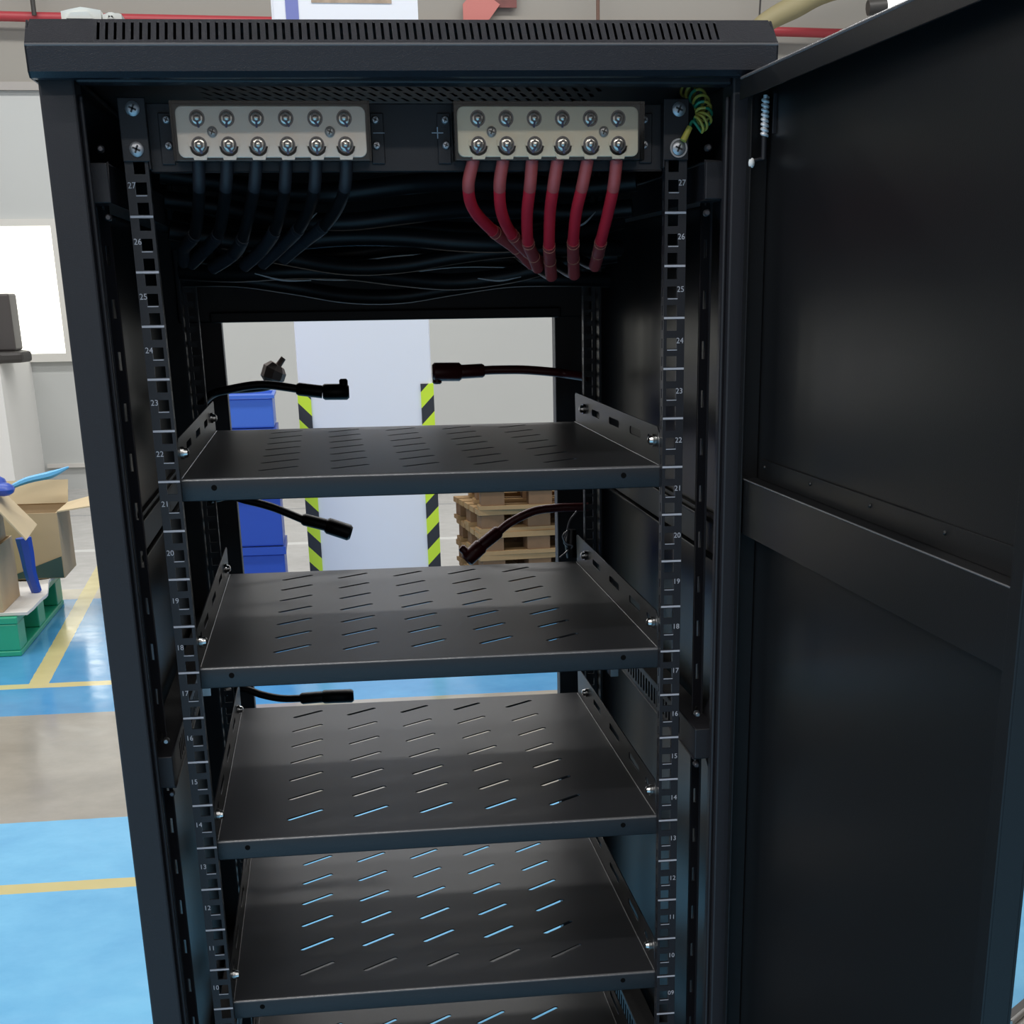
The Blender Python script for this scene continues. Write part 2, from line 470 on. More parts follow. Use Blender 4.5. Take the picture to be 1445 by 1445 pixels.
# cap: front skirt profile swept along x, sloping vented face, top, sides
cx = .303
b = MB()
prof = [(-.062, 1.3655), (-.074, 1.3655), (-.0795, 1.3695), (-.0805, 1.3870), (-.0790, 1.3892)]
for (ya, za), (yb, zb) in zip(prof[:-1], prof[1:]):
    b.quad((-cx, ya, za), (cx, ya, za), (cx, yb, zb), (-cx, yb, zb))
ys, zs = -.0790, 1.3892; ye, ze = -.0560, 1.4085
L_ = math.hypot(ye-ys, ze-zs); ang = math.atan2(ze-zs, ye-ys)
holes = []
N = 77
for i in range(N):
    x = -.2470 + i*(.5000/(N-1))
    holes.append([(x-.0012, .0035), (x+.0012, .0035), (x+.0012, L_-.0035), (x-.0012, L_-.0035)])
R = Matrix.Translation((0, ys, zs)) @ Matrix.Rotation(ang, 4, 'X')
b.sheet([(-cx, 0), (cx, 0), (cx-.003, L_), (-cx+.003, L_)], holes, .0014, R)
b.box(-cx+.003, cx-.003, ye-.0005, .745, 1.4070, 1.4085)
for sx in (-1, 1):
    poly = [(-.062, 1.3655), (-.074, 1.3655), (-.0795, 1.3695), (-.0805, 1.3870), (-.0790, 1.3892), (-.0560, 1.4085), (.745, 1.4085), (.745, 1.3655)]
    b.prism(poly, 'x', *sorted((sx*cx, sx*(cx-.0015))))
b.box(-cx, cx, .7435, .745, 1.3655, 1.4085)
b.mi = 1; b.tube([(-cx, ys-.0004, zs-.0010), (cx, ys-.0004, zs-.0010)], .0013, 10); b.tube([(-cx+.003, ye-.0002, 1.4080), (cx-.003, ye-.0002, 1.4080)], .0008, 8)  # beads added as highlight lines on the ridge and top edge
cap = b.xform(Matrix.Translation((0, 0, 1.385)) @ Matrix.Rotation(-.0062, 4, 'Y') @ Matrix.Translation((0, 0, -1.385))).build('top_cap', [mat('black_cap_paint', (.010, .011, .016), .33, spec=.5, bump=(1200, .5)), EDGE], cab)
b = MB(); b.box(-.30, .30, -.055, -.02, 0.02, .09); b.box(-.30, .30, .71, .745, .02, .09)
b.box(-.30, -.27, -.02, .71, .02, .09); b.box(.27, .30, -.02, .71, .02, .09)
for x in (-.26, .26):
    for y in (.0, .68): b.tube([(x, y, 0), (x, y, .022)], .02, 16)
b.build('base_frame', BLACK, cab, bevel=.002)
# small cable clips on the uprights
for x, y, z in ((.262, .48, .737), (-.229, .10, .829)):
    b = MB(); b.box(x-.005, x+.005, y-.012, y-.009, z-.008, z+.008); b.box(x-.005, x-.003, y-.009, y+.012, z-.008, z+.008)
    b.tube([(x, y-.012, z), (x, y-.015, z)], .0028, 10)
    b.build('cable_clip', ZINC, cab)

# door, swung out 90 degrees on the right
door_ang = .023
DP = Vector((.298, -.073, 0))
DM = Matrix.Translation(DP) @ Matrix.Rotation(door_ang, 4, 'Z')     # local: -y runs away from hinge, -x = inner side
def dbox(b, x0, x1, y0, y1, z0, z1): b.box(x0, x1, y0, y1, z0, z1, DM); return b
W = .592; ZB, ZT = .10, 1.3655
b = MB()
dbox(b, 0, .0018, -W, 0, ZB, ZT)                       # skin
dbox(b, -.0235, 0, -W, 0, ZT-.0016, ZT)                 # top flange
dbox(b, -.0251, -.0235, -W, 0, ZT-.0165, ZT)            # its lip
dbox(b, -.0165, 0, -.0016, 0, ZB, ZT-.002)              # hinge side flange
dbox(b, -.0165, 0, -W, -W+.0016, ZB, ZT-.002)           # free side flange
dbox(b, -.0181, -.0165, -.012, 0, ZB, ZT-.01)
dbox(b, -.0181, -.0165, -W, -W+.016, ZB, ZT-.01)
dbox(b, -.0235, 0, -W, 0, ZB, ZB+.0016)
b.mi = 1; b.tube([DM @ Vector((-.0243, -.002, ZT-.0002)), DM @ Vector((-.0243, -W+.002, ZT-.0002))], .0015, 10)  # bead painting the bright line along the lip
door = b.build('cabinet_door', [DOORM, EDGE], cab, bevel=.0010)
b = MB()
dbox(b, -.0150, -.0002, -W+.019, -.002, .991, 1.040)
dbox(b, -.0014, -.0002, -W+.019, -.014, 1.0402, 1.058)
for y in (-.03, -.16, -.30, -.44): b.ball(DM @ Vector((-.0014, y, 1.052)), .0018, 8)
b.mi = 1; b.tube([DM @ Vector((-.0147, -.004, 1.0397)), DM @ Vector((-.0147, -W+.02, 1.0397))], .0007, 8)  # thin bead added as a highlight on the bar's front edge
b.build('crossbar', [DOORM, EDGE], door, bevel=.0008)
b = MB()
hx, hy = .2925, -.084
pts = []
for i in range(0, 100):
    t = i/99; a = t*2*math.pi*8
    pts.append((hx+.0024*math.cos(a), hy+.0024*math.sin(a), 1.350-.029*t))
b.tube(pts, .0013, 6); b.tube([(hx, hy, 1.352), (hx, hy, 1.320)], .0020, 10)
b.build('hinge_spring', mat('pale_spring_steel', (.78, .78, .80), .45, metal=.35), door, smooth=True)
b = MB(); b.tube([(hx, hy, 1.321), (hx, hy, 1.303)], .0025, 10); b.tube([(hx, hy, 1.304), (hx-.010, hy, 1.302)], .0016, 8)
b.box(hx+.004, hx+.008, hy-.012, hy-.010, 1.322, 1.352)
b.build('hinge_pin', BLACK, door, smooth=True)
b = MB(); b.ball((hx-.0105, hy, 1.3005), .0035, 12, (.8, .8, 1.2)); b.build('pin_knob', WHITE, door, smooth=True)

# ================================================================== SHELVES
def make_shelf():
    root = empty('vented_shelf', (0, 0, 0))
    yF, yB, hw = .013, .550, .2262
    holes = []
    for c in range(5):
        for r in range(7):
            x0 = -.1560 + c*.0693; y0 = .489 - r*.0700
            a = Vector((x0+.001, y0+.001)); e = Vector((x0+.0350, y0+.0295)); d = (e-a).normalized(); nn = Vector((-d.y, d.x))*.0031
            ring = []
            for k in range(5):
                th = math.pi/2 + math.pi*k/4
                ring.append(a + d*.0021*math.cos(th) + nn*math.sin(th))
            for k in range(5):
                th = -math.pi/2 + math.pi*k/4
                ring.append(e + d*.0021*math.cos(th) + nn*math.sin(th))
            holes.append([(p.x, p.y) for p in ring])
    b = MB()
    b.sheet([(-hw, yF+.0022), (hw, yF+.0022), (hw, yB), (-hw, yB)], holes, .0014, Matrix.Translation((0, 0, -.0007)))
    # rounded fold and front lip, rear lip
    prof = [(yF+.0022, 0)] + [(yF+.0022-.0022*math.sin(t), -.0022+.0022*math.cos(t)) for t in (math.pi/8, math.pi/4, 3*math.pi/8, math.pi/2)] + [(yF, -.0195), (yF+.001, -.0205), (yF+.012, -.0205)]
    for q, ((ya, za), (yb, zb)) in enumerate(zip(prof[:-1], prof[1:])):
        b.mi = 2 if q < 4 else 0  # highlight colour on the rounded fold only
        b.quad((-hw, ya, za), (hw, ya, za), (hw, yb, zb), (-hw, yb, zb))
    b.mi = 0
    b.box(-hw, hw, yB-.0014, yB, -.018, -.0002)
    for x in (-.196, .190):
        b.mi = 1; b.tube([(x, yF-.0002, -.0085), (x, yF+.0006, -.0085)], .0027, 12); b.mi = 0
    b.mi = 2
    for sx in (-1, 1): b.tube([(sx*(hw-.0012), yF+.003, 0), (sx*(hw-.0012), yB-.004, 0)], .0008, 8)  # beads that draw the bright line where flange meets tray
    b.mi = 0
    tray = b.build('tray', [SHELF, HOLE, EDGE], root, world=False)
    for p in tray.data.polygons: p.use_smooth = True
    tray.data.set_sharp_from_angle(angle=math.radians(50))
    for sx in (-1, 1):
        b = MB()
        sl = []
        for ya, yb in ((.362, .418), (.235, .299), (.112, .173), (.056, .076)):
            r = .0038; zc = .0205; ring = []
            for k in range(5):
                th = math.pi/2 + math.pi*k/4; ring.append((ya+r+r*math.cos(th), zc+r*math.sin(th)))
            for k in range(5):
                th = -math.pi/2 + math.pi*k/4; ring.append((yb-r+r*math.cos(th), zc+r*math.sin(th)))
            sl.append(ring)
        R = Matrix(((0, 0, 1, sx*(hw+.0002)), (1, 0, 0, 0), (0, 1, 0, 0), (0, 0, 0, 1)))
        b.sheet([(.016, 0), (.545, 0), (.549, .033), (.543, .0355), (.030, .0345), (.022, .029)], sl, .0014, R)
        b.build('side_flange', SHELF, root, world=False)
        for y in (.034, .462):
            b = MB()
            x = sx*(hw-.001)
            b.tube([(x, y, .0215), (x-sx*.0035, y, .0215)], .0058, 14)
            b.tube([(x-sx*.0035, y, .0215), (x-sx*.0065, y, .0215), (x-sx*.0078, y, .0215)], [.0046, .0040, .0022], 14)
            b.build('bolt', CHROME, root, world=False, smooth=True)
    return root
proto = make_shelf()
SHELVES = [(1.0440, 'topmost black vented steel shelf, bolted at rail mark 22'),
           (.8668, 'second black vented shelf from the top, a dark red cable touching its rear edge'),
           (.6895, 'third black vented steel shelf from the top, grey floor seen through its slots'),
           (.5115, 'fourth black vented steel shelf from the top, bright blue floor seen through its slots'),
           (.3340, 'lowest black vented steel shelf, cut off by the bottom of the photo')]
for i, (z, lab) in enumerate(SHELVES):
    s = proto if i == 0 else copy_tree(proto)
    s.location = (0, 0, z)
    tag(s, lab, 'shelf', 'vented shelves in the cabinet')

# ================================================================== TERMINAL PANEL
jp = empty('blanking_panel', (0, 0, 1.301), 'black steel crosspiece at the top of the cabinet carrying both terminal blocks', 'crosspiece')
b = MB()
b.box(-.2240, .2240, .010, .012, 1.301, 1.3545)
b.box(-.2240, .2240, .010, .024, 1.301, 1.3025)
for sx in (-1, 1):
    b.box(*sorted((sx*.2225, sx*.2242)), -.003, .012, 1.3025, 1.3545)
    b.box(*sorted((sx*.2225, sx*.2452)), -.0035, -.001, 1.3085, 1.3575)
b.build('plate', BLACK, jp, bevel=.0008)
def screw(b_, x, y, z, r=.0046):
    """pan head screw with cross recess, facing -y"""
    b_.mi = 0
    b_.tube([(x, y, z), (x, y-.0012, z), (x, y-.0024, z), (x, y-.0027, z)], [r, r, r*.75, r*.35], 16)
    b_.mi = 1
    for a in (.4, .4+math.pi/2):
        R = Matrix.Translation((x, y-.0026, z)) @ Matrix.Rotation(a, 4, 'Y')
        b_.box(-r*.55, r*.55, -.0003, .0002, -r*.13, r*.13, R)
    b_.mi = 0
for x in (-.233, .236):
    for z in (1.349, 1.318):
        b = MB(); screw(b, x, -.0035, z, .0060); b.build('panel_screw', [SCREW, DARK], jp, smooth=True)

def terminal_block(xc, name_label, plate_mat, sign, signx, ear_bright):
    root = empty('terminal_block', (xc, -.004, 1.3085), name_label, 'terminal block', 'twelve stud terminal blocks')
    zc = 1.3307; hw = .0795
    b = MB(); b.box(xc-hw-.003, xc+hw+.003, -.006, .0095, 1.3085, 1.3530); b.build('housing', PLASTIC, root, bevel=.001)
    # contact plate with rounded corners
    r = .0055; ring = []
    for cxx, czz, a0 in ((xc+hw-r, 1.3505-r, 0), (xc-hw+r, 1.3505-r, 90), (xc-hw+r, 1.3110+r, 180), (xc+hw-r, 1.3110+r, 270)):
        for k in range(5):
            a = math.radians(a0 + k*22.5); ring.append((cxx+r*math.cos(a), czz+r*math.sin(a)))
    b = MB(); b.prism(ring, 'y', -.010, -.006); b.build('contact_plate', plate_mat, root, bevel=.0006)
    for i in range(6):
        x = xc - .0617 + i*.02463
        for z, big in ((1.3411, False), (1.3206, True)):
            b = MB()
            if big:      # cable lug palm under the nut
                b.mi = 3
                b.tube([(x, -.010, z), (x, -.0112, z)], .0088, 20)
                b.prism([(x-.0082, z-.001), (x+.0082, z-.001), (x+.0052, z-.0115), (x-.0052, z-.0115)], 'y', -.0112, -.010)
            yo = -.0112 if big else -.010
            b.mi = 1; b.tube([(x, yo, z), (x, yo-.0006, z)], .0066, 18)
            b.mi = 0; b.tube([(x, yo-.0006, z), (x, yo-.0016, z), (x, yo-.0022, z)], [.0055, .0053, .0044], 18)
            b.mi = 1; b.tube([(x, yo-.0022, z), (x, yo-.0027, z)], .0037, 6)
            b.mi = 0; b.tube([(x, yo-.0027, z), (x, yo-.0050, z), (x, yo-.0056, z)], [.0024, .0022, .0010], 12)
            # blue torque mark across the nut
            b.mi = 2
            a = random.uniform(-.7, .7); R = Matrix.Translation((x, yo-.0029, z-.003)) @ Matrix.Rotation(a, 4, 'Y')
            b.box(-.0009, .0009, -.0002, .0003, -.0045, .0010, R)
            b.build('stud', [CHROME, BOLTDARK, INK, plate_mat], root, smooth=True)
    for dx in (-.0500, .0487):
        b = MB(); screw(b, xc+dx, -.010, zc, .0043); b.build('plate_screw', [SCREW, DARK], root, smooth=True)
    # side ears with two screws
    for sx in (-1, 1):
        x0, x1 = sorted((xc+sx*(hw+.0045), xc+sx*(hw+.0160)))
        b = MB(); b.box(x0, x1, .0075, .0095, 1.3068, 1.3470); b.build('ear', BLACK, root, bevel=.0008)
        for z in (1.3415, 1.3215):
            b = MB(); screw(b, xc+sx*(hw+.0090), .0075, z, .0034); b.build('ear_screw', [SCREW, DARK], root, smooth=True)
    # printed polarity sign on the ear
    b = MB(); b.box(signx-.0050, signx+.0050, .0070, .0073, 1.3309, 1.3316)
    if sign == '+': b.box(signx-.00045, signx+.00045, .0070, .0073, 1.3268, 1.3357)
    b.build('polarity_sign', PRINT, root)
    # clear acrylic cover
    b = MB()
    x0, x1 = xc-hw-.0035, xc+hw+.0035
    t = .0009
    b.box(x0, x1, -.0205, -.0205+t, 1.3075, 1.3535)
    b.box(x0, x1, -.0205+t, .0075, 1.3526, 1.3535)
    b.box(x0, x0+t, -.0205+t, .0075, 1.3075, 1.3526); b.box(x1-t, x1, -.0205+t, .0075, 1.3075, 1.3526)
    b.build('clear_cover', ACRYL, root)
    return root
terminal_block(-.1185, 'left terminal block with a minus sign, black cables below its studs', PLATE, '-', -.0275, True)
terminal_block(.1190, 'right terminal block with a plus sign, red cables below its studs', PLATE2, '+', .0235, False)

# ================================================================== CABLES FROM THE BLOCKS
RC = [
 ([(0.0535,0.000,1.3091),(0.0493,0.010,1.2894),(0.0559,0.040,1.2717),(0.0770,0.080,1.2550),(0.1035,0.120,1.2404),(0.1222,0.150,1.2266)], 'leftmost red cable, bending hard right behind its neighbour'),
 ([(0.0797,0.000,1.3091),(0.0771,0.010,1.2892),(0.0817,0.040,1.2685),(0.0950,0.080,1.2518),(0.1151,0.120,1.2371),(0.1293,0.150,1.2291)], 'second red cable from the left below the plus block, curving right'),
 ([(0.1054,0.000,1.3090),(0.1044,0.010,1.2891),(0.1051,0.040,1.2684),(0.1103,0.080,1.2455),(0.1199,0.115,1.2326),(0.1271,0.140,1.2227)], 'third red cable from the left below the plus block, its dark sleeve kinked right'),
 ([(0.1281,0.000,1.3089),(0.1255,0.010,1.2890),(0.1261,0.040,1.2682),(0.1305,0.080,1.2423),(0.1358,0.115,1.2286),(0.1405,0.140,1.2147)], 'fourth red cable from the left, hanging straight and lowest of the red six'),
 ([(0.1548,0.000,1.3088),(0.1517,0.010,1.2889),(0.1504,0.040,1.2681),(0.1536,0.080,1.2451),(0.1589,0.115,1.2303),(0.1633,0.140,1.2157)], 'fifth red cable from the left, hanging straight with a dark sleeve at its foot'),
 ([(0.1809,0.000,1.3088),(0.1801,0.010,1.2887),(0.1801,0.040,1.2679),(0.1802,0.080,1.2449),(0.1834,0.115,1.2345),(0.1841,0.140,1.2233)], 'rightmost red cable below the plus block, leaning left')]
BC = [
 ([(-0.1827,0.000,1.3098),(-0.1847,0.010,1.2905),(-0.1888,0.040,1.2761),(-0.1969,0.080,1.2543),(-0.2107,0.120,1.2434),(-0.2150,0.150,1.2316)], 'leftmost black cable below the minus block'),
 ([(-0.1583,0.000,1.3097),(-0.1618,0.010,1.2903),(-0.1666,0.040,1.2760),(-0.1759,0.080,1.2541),(-0.1912,0.120,1.2420),(-0.2077,0.150,1.2302)], 'second black cable from the left below the minus block'),
 ([(-0.1337,0.000,1.3096),(-0.1375,0.010,1.2902),(-0.1430,0.040,1.2759),(-0.1538,0.080,1.2509),(-0.1653,0.120,1.2380),(-0.1880,0.150,1.2262)], 'third black cable from the left below the minus block'),
 ([(-0.1084,0.000,1.3096),(-0.1113,0.010,1.2901),(-0.1156,0.040,1.2757),(-0.1244,0.080,1.2567),(-0.1386,0.120,1.2414),(-0.1576,0.150,1.2278)], 'fourth black cable from the left below the minus block'),
 ([(-0.0830,0.000,1.3095),(-0.0856,0.010,1.2900),(-0.0905,0.040,1.2755),(-0.1023,0.080,1.2583),(-0.1183,0.120,1.2456),(-0.1406,0.150,1.2295)], 'fifth black cable from the left below the minus block, with pale printing on its jacket'),
 ([(-0.0568,0.000,1.3094),(-0.0592,0.010,1.2899),(-0.0653,0.040,1.2754),(-0.0788,0.080,1.2605),(-0.0982,0.120,1.2485),(-0.1199,0.150,1.2337)], 'rightmost black cable below the minus block, a white tie beside it')]
def power_cable(pts, label, red):
    P = [Vector(p) for p in pts]
    root = empty('power_cable', P[-1], label, 'cable', 'red cables below the plus block' if red else 'black cables below the minus block')
    fine = catmull([Vector((P[0].x, -.0035, P[0].z+.0040))] + P, 8)
    n = len(fine)
    i1, i2 = 17, 33
    b = MB(); b.tube(fine[:i1+1], [.0050]*4+[.0056]*(i1-3), 14); b.build('heat_shrink', REDS if red else CABLEG, root, smooth=True)
    b = MB(); b.tube(fine[i1:i2+1], .0054, 14); b.build('jacket', REDB if red else CABLE, root, smooth=True)
    b = MB(); b.tube(fine[i2-1:], .0060, 14); b.build('sleeve', REDD if red else CABLEG, root, smooth=True)
    for k in (i2, min(i2+7, n-3)):
        d = (fine[k+1]-fine[k-1]).normalized()*.0004
        b = MB(); b.tube([fine[k]-d, fine[k]+d], .00625, 14); b.build('sleeve_edge', GOLDL if red else PRINT if k == i2 and False else (GOLDL if red else CABLEG), root)
    # hidden run on into the harness
    e = fine[-1]; d = (fine[-1]-fine[-4]).normalized()
    b = MB(); b.tube([e-d*.004, e+Vector((0, .03, .002)), e+Vector((0, .13, .012))], .0048, 10, smooth=6)
    b.build('tail', CABLE, root, smooth=True)
for p, l in RC: power_cable(p, l, True)
for p, l in BC: power_cable(p, l, False)

# black harness sagging across the back of the cabinet
HARN = []
specs = [(.18, 1.290, .012, .0095), (.20, 1.268, .016, .0085), (.24, 1.249, .020, .0095), (.26, 1.232, .022, .0080), (.29, 1.262, .018, .0090),
         (.30, 1.215, .020, .0085), (.33, 1.238, .016, .0090), (.34, 1.200, .018, .0080), (.36, 1.222, .014, .0085)]
names = ['topmost', 'second', 'third', 'fourth', 'fifth', 'sixth', 'seventh', 'eighth', 'lowest']
for i, (y, z, sag, r) in enumerate(sorted(specs, key=lambda s: -s[1])):
    pts = []
    ph = random.uniform(0, 6)
    for k in range(9):
        t = k/8; x = -.232 + .464*t
        pts.append((x, y + .014*math.sin(ph+t*9), z + .016 - sag*.75*math.sin(math.pi*t) + .006*math.sin(ph*2+t*10)))
    o = MB().tube(pts, r, 12, smooth=5).build('harness_cable', CABLE, smooth=True)
    tag(o, 'black cable sagging across the dark rear top of the cabinet, %s of the bundle' % names[i], 'cable', 'black harness cables across the cabinet')
# loose nylon tie ends plus pale strips added as glints of printing on the harness
ties = [((-.1050, .105, 1.2630), (-.0850, .10, 1.2720), 'white tie end curling beside the rightmost black cable'),
        ((-.150, .19, 1.221), (-.095, .19, 1.214), 'pale strip added as a printing glint, left on the dark harness'),
        ((.075, .22, 1.214), (.120, .22, 1.215), 'pale strip added as a printing glint in the middle of the harness, left of the red cables'),
        ((.160, .12, 1.258), (.182, .12, 1.272), 'thin shiny tie between the two rightmost red cables')]
for a, c, lab in ties:
    a, c = Vector(a), Vector(c); mm_ = (a+c)/2 + Vector((0, 0, -.003))
    o = MB().tube([a, mm_, c], [.0005, .0011, .0004], 6, smooth=5).build('tie_and_glint', mat('pale_nylon_and_glint', (.35, .35, .36), .35), smooth=True)
    tag(o, lab, 'cable tie')

# green and yellow spiral earth wire at the right
sp_pts = [Vector(p) for p in [(0.2475,0.030,1.3705),(0.2538,0.020,1.3649),(0.2581,0.008,1.3566),(0.2592,0.000,1.3477),(0.2580,-.004,1.3404),(0.2524,-.006,1.3359)]]
root = empty('earth_wire', sp_pts[-1], 'green and yellow coiled earth wire hooked to the top right rail screw', 'earth wire')
axis = catmull(sp_pts, 12); NT = 9
pts = []
M_ = 20*NT
for i in range(M_+1):
    t = i/M_*(len(axis)-1); k = min(int(t), len(axis)-2); p = axis[k].lerp(axis[k+1], t-k)
    d = (axis[min(k+1, len(axis)-1)] - axis[max(k-1, 0)]).normalized()
    u = d.cross(Vector((0, 1, 0))).normalized(); v = u.cross(d)
    a = i/20*2*math.pi
    pts.append(p + u*.0068*math.cos(a) + v*.0068*math.sin(a))
b = MB()
for seg in range(0, M_, 5):
    b.mi = 1 if (seg//5) % 5 in (3,) or seg in (40, 45, 50) else 0
    b.tube(pts[seg:seg+6], .0013, 7, caps=False)
b.build('coil', [YEL, GRN], root, smooth=True)
b = MB(); b.tube([pts[-1], (0.2484, -.006, 1.3393), (.2450, -.007, 1.3345)], .0013, 8, smooth=4); b.build('lead', GRN, root, smooth=True)
b = MB(); b.tube([(.2452, -.0075, 1.3345), (.2390, -.009, 1.3235)], [.0026, .0030], 12); b.build('lug_sleeve', YEL, root, smooth=True)
b = MB()
for k in range(20):
    a0, a1 = 2*math.pi*k/20, 2*math.pi*(k+1)/20
    for ra, rb_, ya, yb in ((.0063, .0078, -.0052, -.0052), (.0078, .0078, -.0052, -.0036)):
        b.quad((.236+ra*math.cos(a0), ya, 1.318+ra*math.sin(a0)), (.236+ra*math.cos(a1), ya, 1.318+ra*math.sin(a1)), (.236+rb_*math.cos(a1), yb, 1.318+rb_*math.sin(a1)), (.236+rb_*math.cos(a0), yb, 1.318+rb_*math.sin(a0)))
b.box(.2385, .2412, -.0060, -.0045, 1.3235, 1.3270)
b.build('ring_lug', ZINC, root)

# ================================================================== CABLE ENDS AT THE REAR
def lead(pts, r, m_, label, body, stub=None, body_r=.0105, group='battery leads hanging at the rear'):
    """cable with a stepped boot and a plug body; body = list of points from boot to nose"""
    root = empty('battery_lead', pts[0], label, 'cable', group)
    MB().tube(pts, r, 14, smooth=8).build('jacket', m_, root, smooth=True)
    p0, p1, p2 = [Vector(p) for p in body]
    MB().tube([p0, p0.lerp(p1, .1), p1], [r*1.2, r*1.55, r*1.55], 14).build('boot', m_, root, smooth=True)
    d = (p2-p1).normalized()
    MB().tube([p1, p1+d*.003, p2-d*.003, p2], [body_r*.8, body_r, body_r, body_r*.75], 14).build('plug_body', m_, root, smooth=True)
    if stub:
        s0, s1, rs = stub
        MB().tube([s0, Vector(s0).lerp(Vector(s1), .85), s1], [rs, rs, rs*.7], 12).build('plug_stub', m_, root, smooth=True)
    return root
lead([(-.245, .60, 1.072), (-.2307, .62, 1.0834), (-.2108, .62, 1.0882), (-.1676, .62, 1.0933), (-.1144, .62, 1.0861)], .0052, CABLE, 'black battery lead above the top shelf, reaching in from the left', [(-.125, .62, 1.0875), (-.092, .62, 1.0830), (-.0580, .62, 1.0825)], ((-.0645, .62, 1.085), (-.0645, .62, 1.0985), .0055), .0100)
lead([(-.245, .60, .955), (-.2200, .62, .9562), (-.2023, .62, .9510), (-.1665, .62, .9400), (-.1246, .62, .9213)], .0052, CABLE, 'black battery lead between the two upper shelves, drooping from the left', [(-.1300, .62, .9240), (-.0990, .62, .9150), (-.0665, .62, .9030)], None, .0108)
lead([(-.250, .60, .700), (-.2436, .62, .6975), (-.2243, .62, .6990), (-.2012, .62, .6900), (-.1750, .62, .6835), (-.1450, .62, .6822)], .0052, CABLE, 'black battery lead just behind the third shelf', [(-.150, .62, .6820), (-.1200, .62, .6830), (-.0770, .62, .6825)], None, .0095)
lead([(.250, .60, 1.095), (.2262, .62, 1.0985), (.2075, .62, 1.1013), (.1702, .62, 1.1047), (.1331, .62, 1.1054), (.1150, .62, 1.1050)], .0056, DRED, 'dark red battery lead above the top shelf, reaching in from the right', [(.1180, .62, 1.1050), (.0880, .62, 1.1040), (.0500, .62, 1.1045)], ((.0560, .62, 1.100), (.0560, .62, 1.0895), .0060), .0115)
lead([(.250, .60, .930), (.2212, .60, .9303), (.2040, .60, .9299), (.1753, .60, .9265), (.1445, .60, .9130), (.1250, .60, .8985)], .0056, DRED, 'dark red battery lead bending down onto the rear edge of the second shelf', [(.1300, .60, .9030), (.1060, .60, .8850), (.0830, .60, .8650)], ((.0880, .60, .872), (.0770, .60, .8830), .0055), .0105)
# plug standing up behind the upper left lead
root = empty('rear_plug', (-.170, .72, 1.082), 'brown grey cable plug poking up behind the upper left black lead', 'cable plug')
MB().tube([(-.225, .72, 1.083), (-.19, .72, 1.083), (-.163, .72, 1.086), (-.157, .72, 1.094)], .005, 10, smooth=6).build('jacket', CABLE, root, smooth=True)
MB().tube([(-.158, .72, 1.0905), (-.1575, .72, 1.096), (-.153, .72, 1.107), (-.1490, .72, 1.113)], [.010, .0158, .0160, .0100], 8).build('plug_body', BROWNGREY, root)
MB().tube([(-.1490, .72, 1.111), (-.1405, .72, 1.1215)], [.0042, .0036], 10).build('plug_stub', BROWNGREY, root, smooth=True)
# tied thin wire loop beside the second shelf
root = empty('wire_loop', (.212, .57, .867), 'thin wire looped and knotted at the rear right corner of the second shelf', 'wire')
MB().tube([(.2300, .57, .929), (.2203, .57, .9167), (.2164, .57, .9030), (.2125, .57, .8892), (.2185, .57, .8798), (.2063, .57, .8690)], .0013, 8, smooth=8).build('strand', mat('grey_wire', (.22, .22, .24), .3), root, smooth=True)
MB().tube([(.2164, .565, .905), (.2100, .565, .8980), (.2150, .565, .8880), (.2230, .565, .8850), (.2200, .57, .878)], .0011, 8, smooth=8).build('loop', mat('clear_tie', (.30, .30, .32), .25), root, smooth=True)
MB().tube([(.2235, .575, .905), (.2225, .575, .885), (.2235, .575, .868)], [.006, .0085, .007], 12, smooth=5).build('connector', PLASTIC, root, smooth=True)

# scraps of paper lying on the cap
def scrap(x0, x1, y0, y1, h, label):
    n = 7; b = MB(); lo = []; hi = []
    for i in range(n):
        t = i/(n-1); x = x0+(x1-x0)*t
        hh = h*(.72+.28*math.sin(t*3.0)) + random.uniform(-.0006, .0006)
        lo.append((x, 1.4088)); hi.append((x, 1.4088+hh))
    b.prism(lo + hi[::-1], 'y', y0, y1)
    b.prism([(x0+.004, 1.4088), (x1-.006, 1.4088), (x1-.010, 1.4088+h*.6), (x0+.008, 1.4088+h*.5)], 'y', y0-.004, y0-.0003)
    return tag(b.build('paper_scrap', PAPER), label, 'paper')
scrap(-.277, -.246, -.045, -.012, .0085, 'larger crumpled white paper scrap on the left of the cabinet top')
scrap(-.2450, -.2300, -.045, -.020, .0050, 'smaller white paper scrap beside the larger one on the cabinet top')

# ================================================================== BACKGROUND THINGS
# hazard corner guards on the column
for x0, x1, xs, m_, lab in ((-.203, -.150, -.203, HZL, 'black and yellow striped guard on the left corner of the white column'),
                            (.298, .351, .345, HZR, 'black and yellow striped guard on the right corner of the white column')):
    b = MB(); b.box(x0, x1, 5.193, 5.199, 0, .8425); b.box(xs, xs+.006, 5.199, 5.25, 0, .8425)
    tag(b.build('corner_guard', m_), lab, 'corner guard', 'striped guards on the white column')
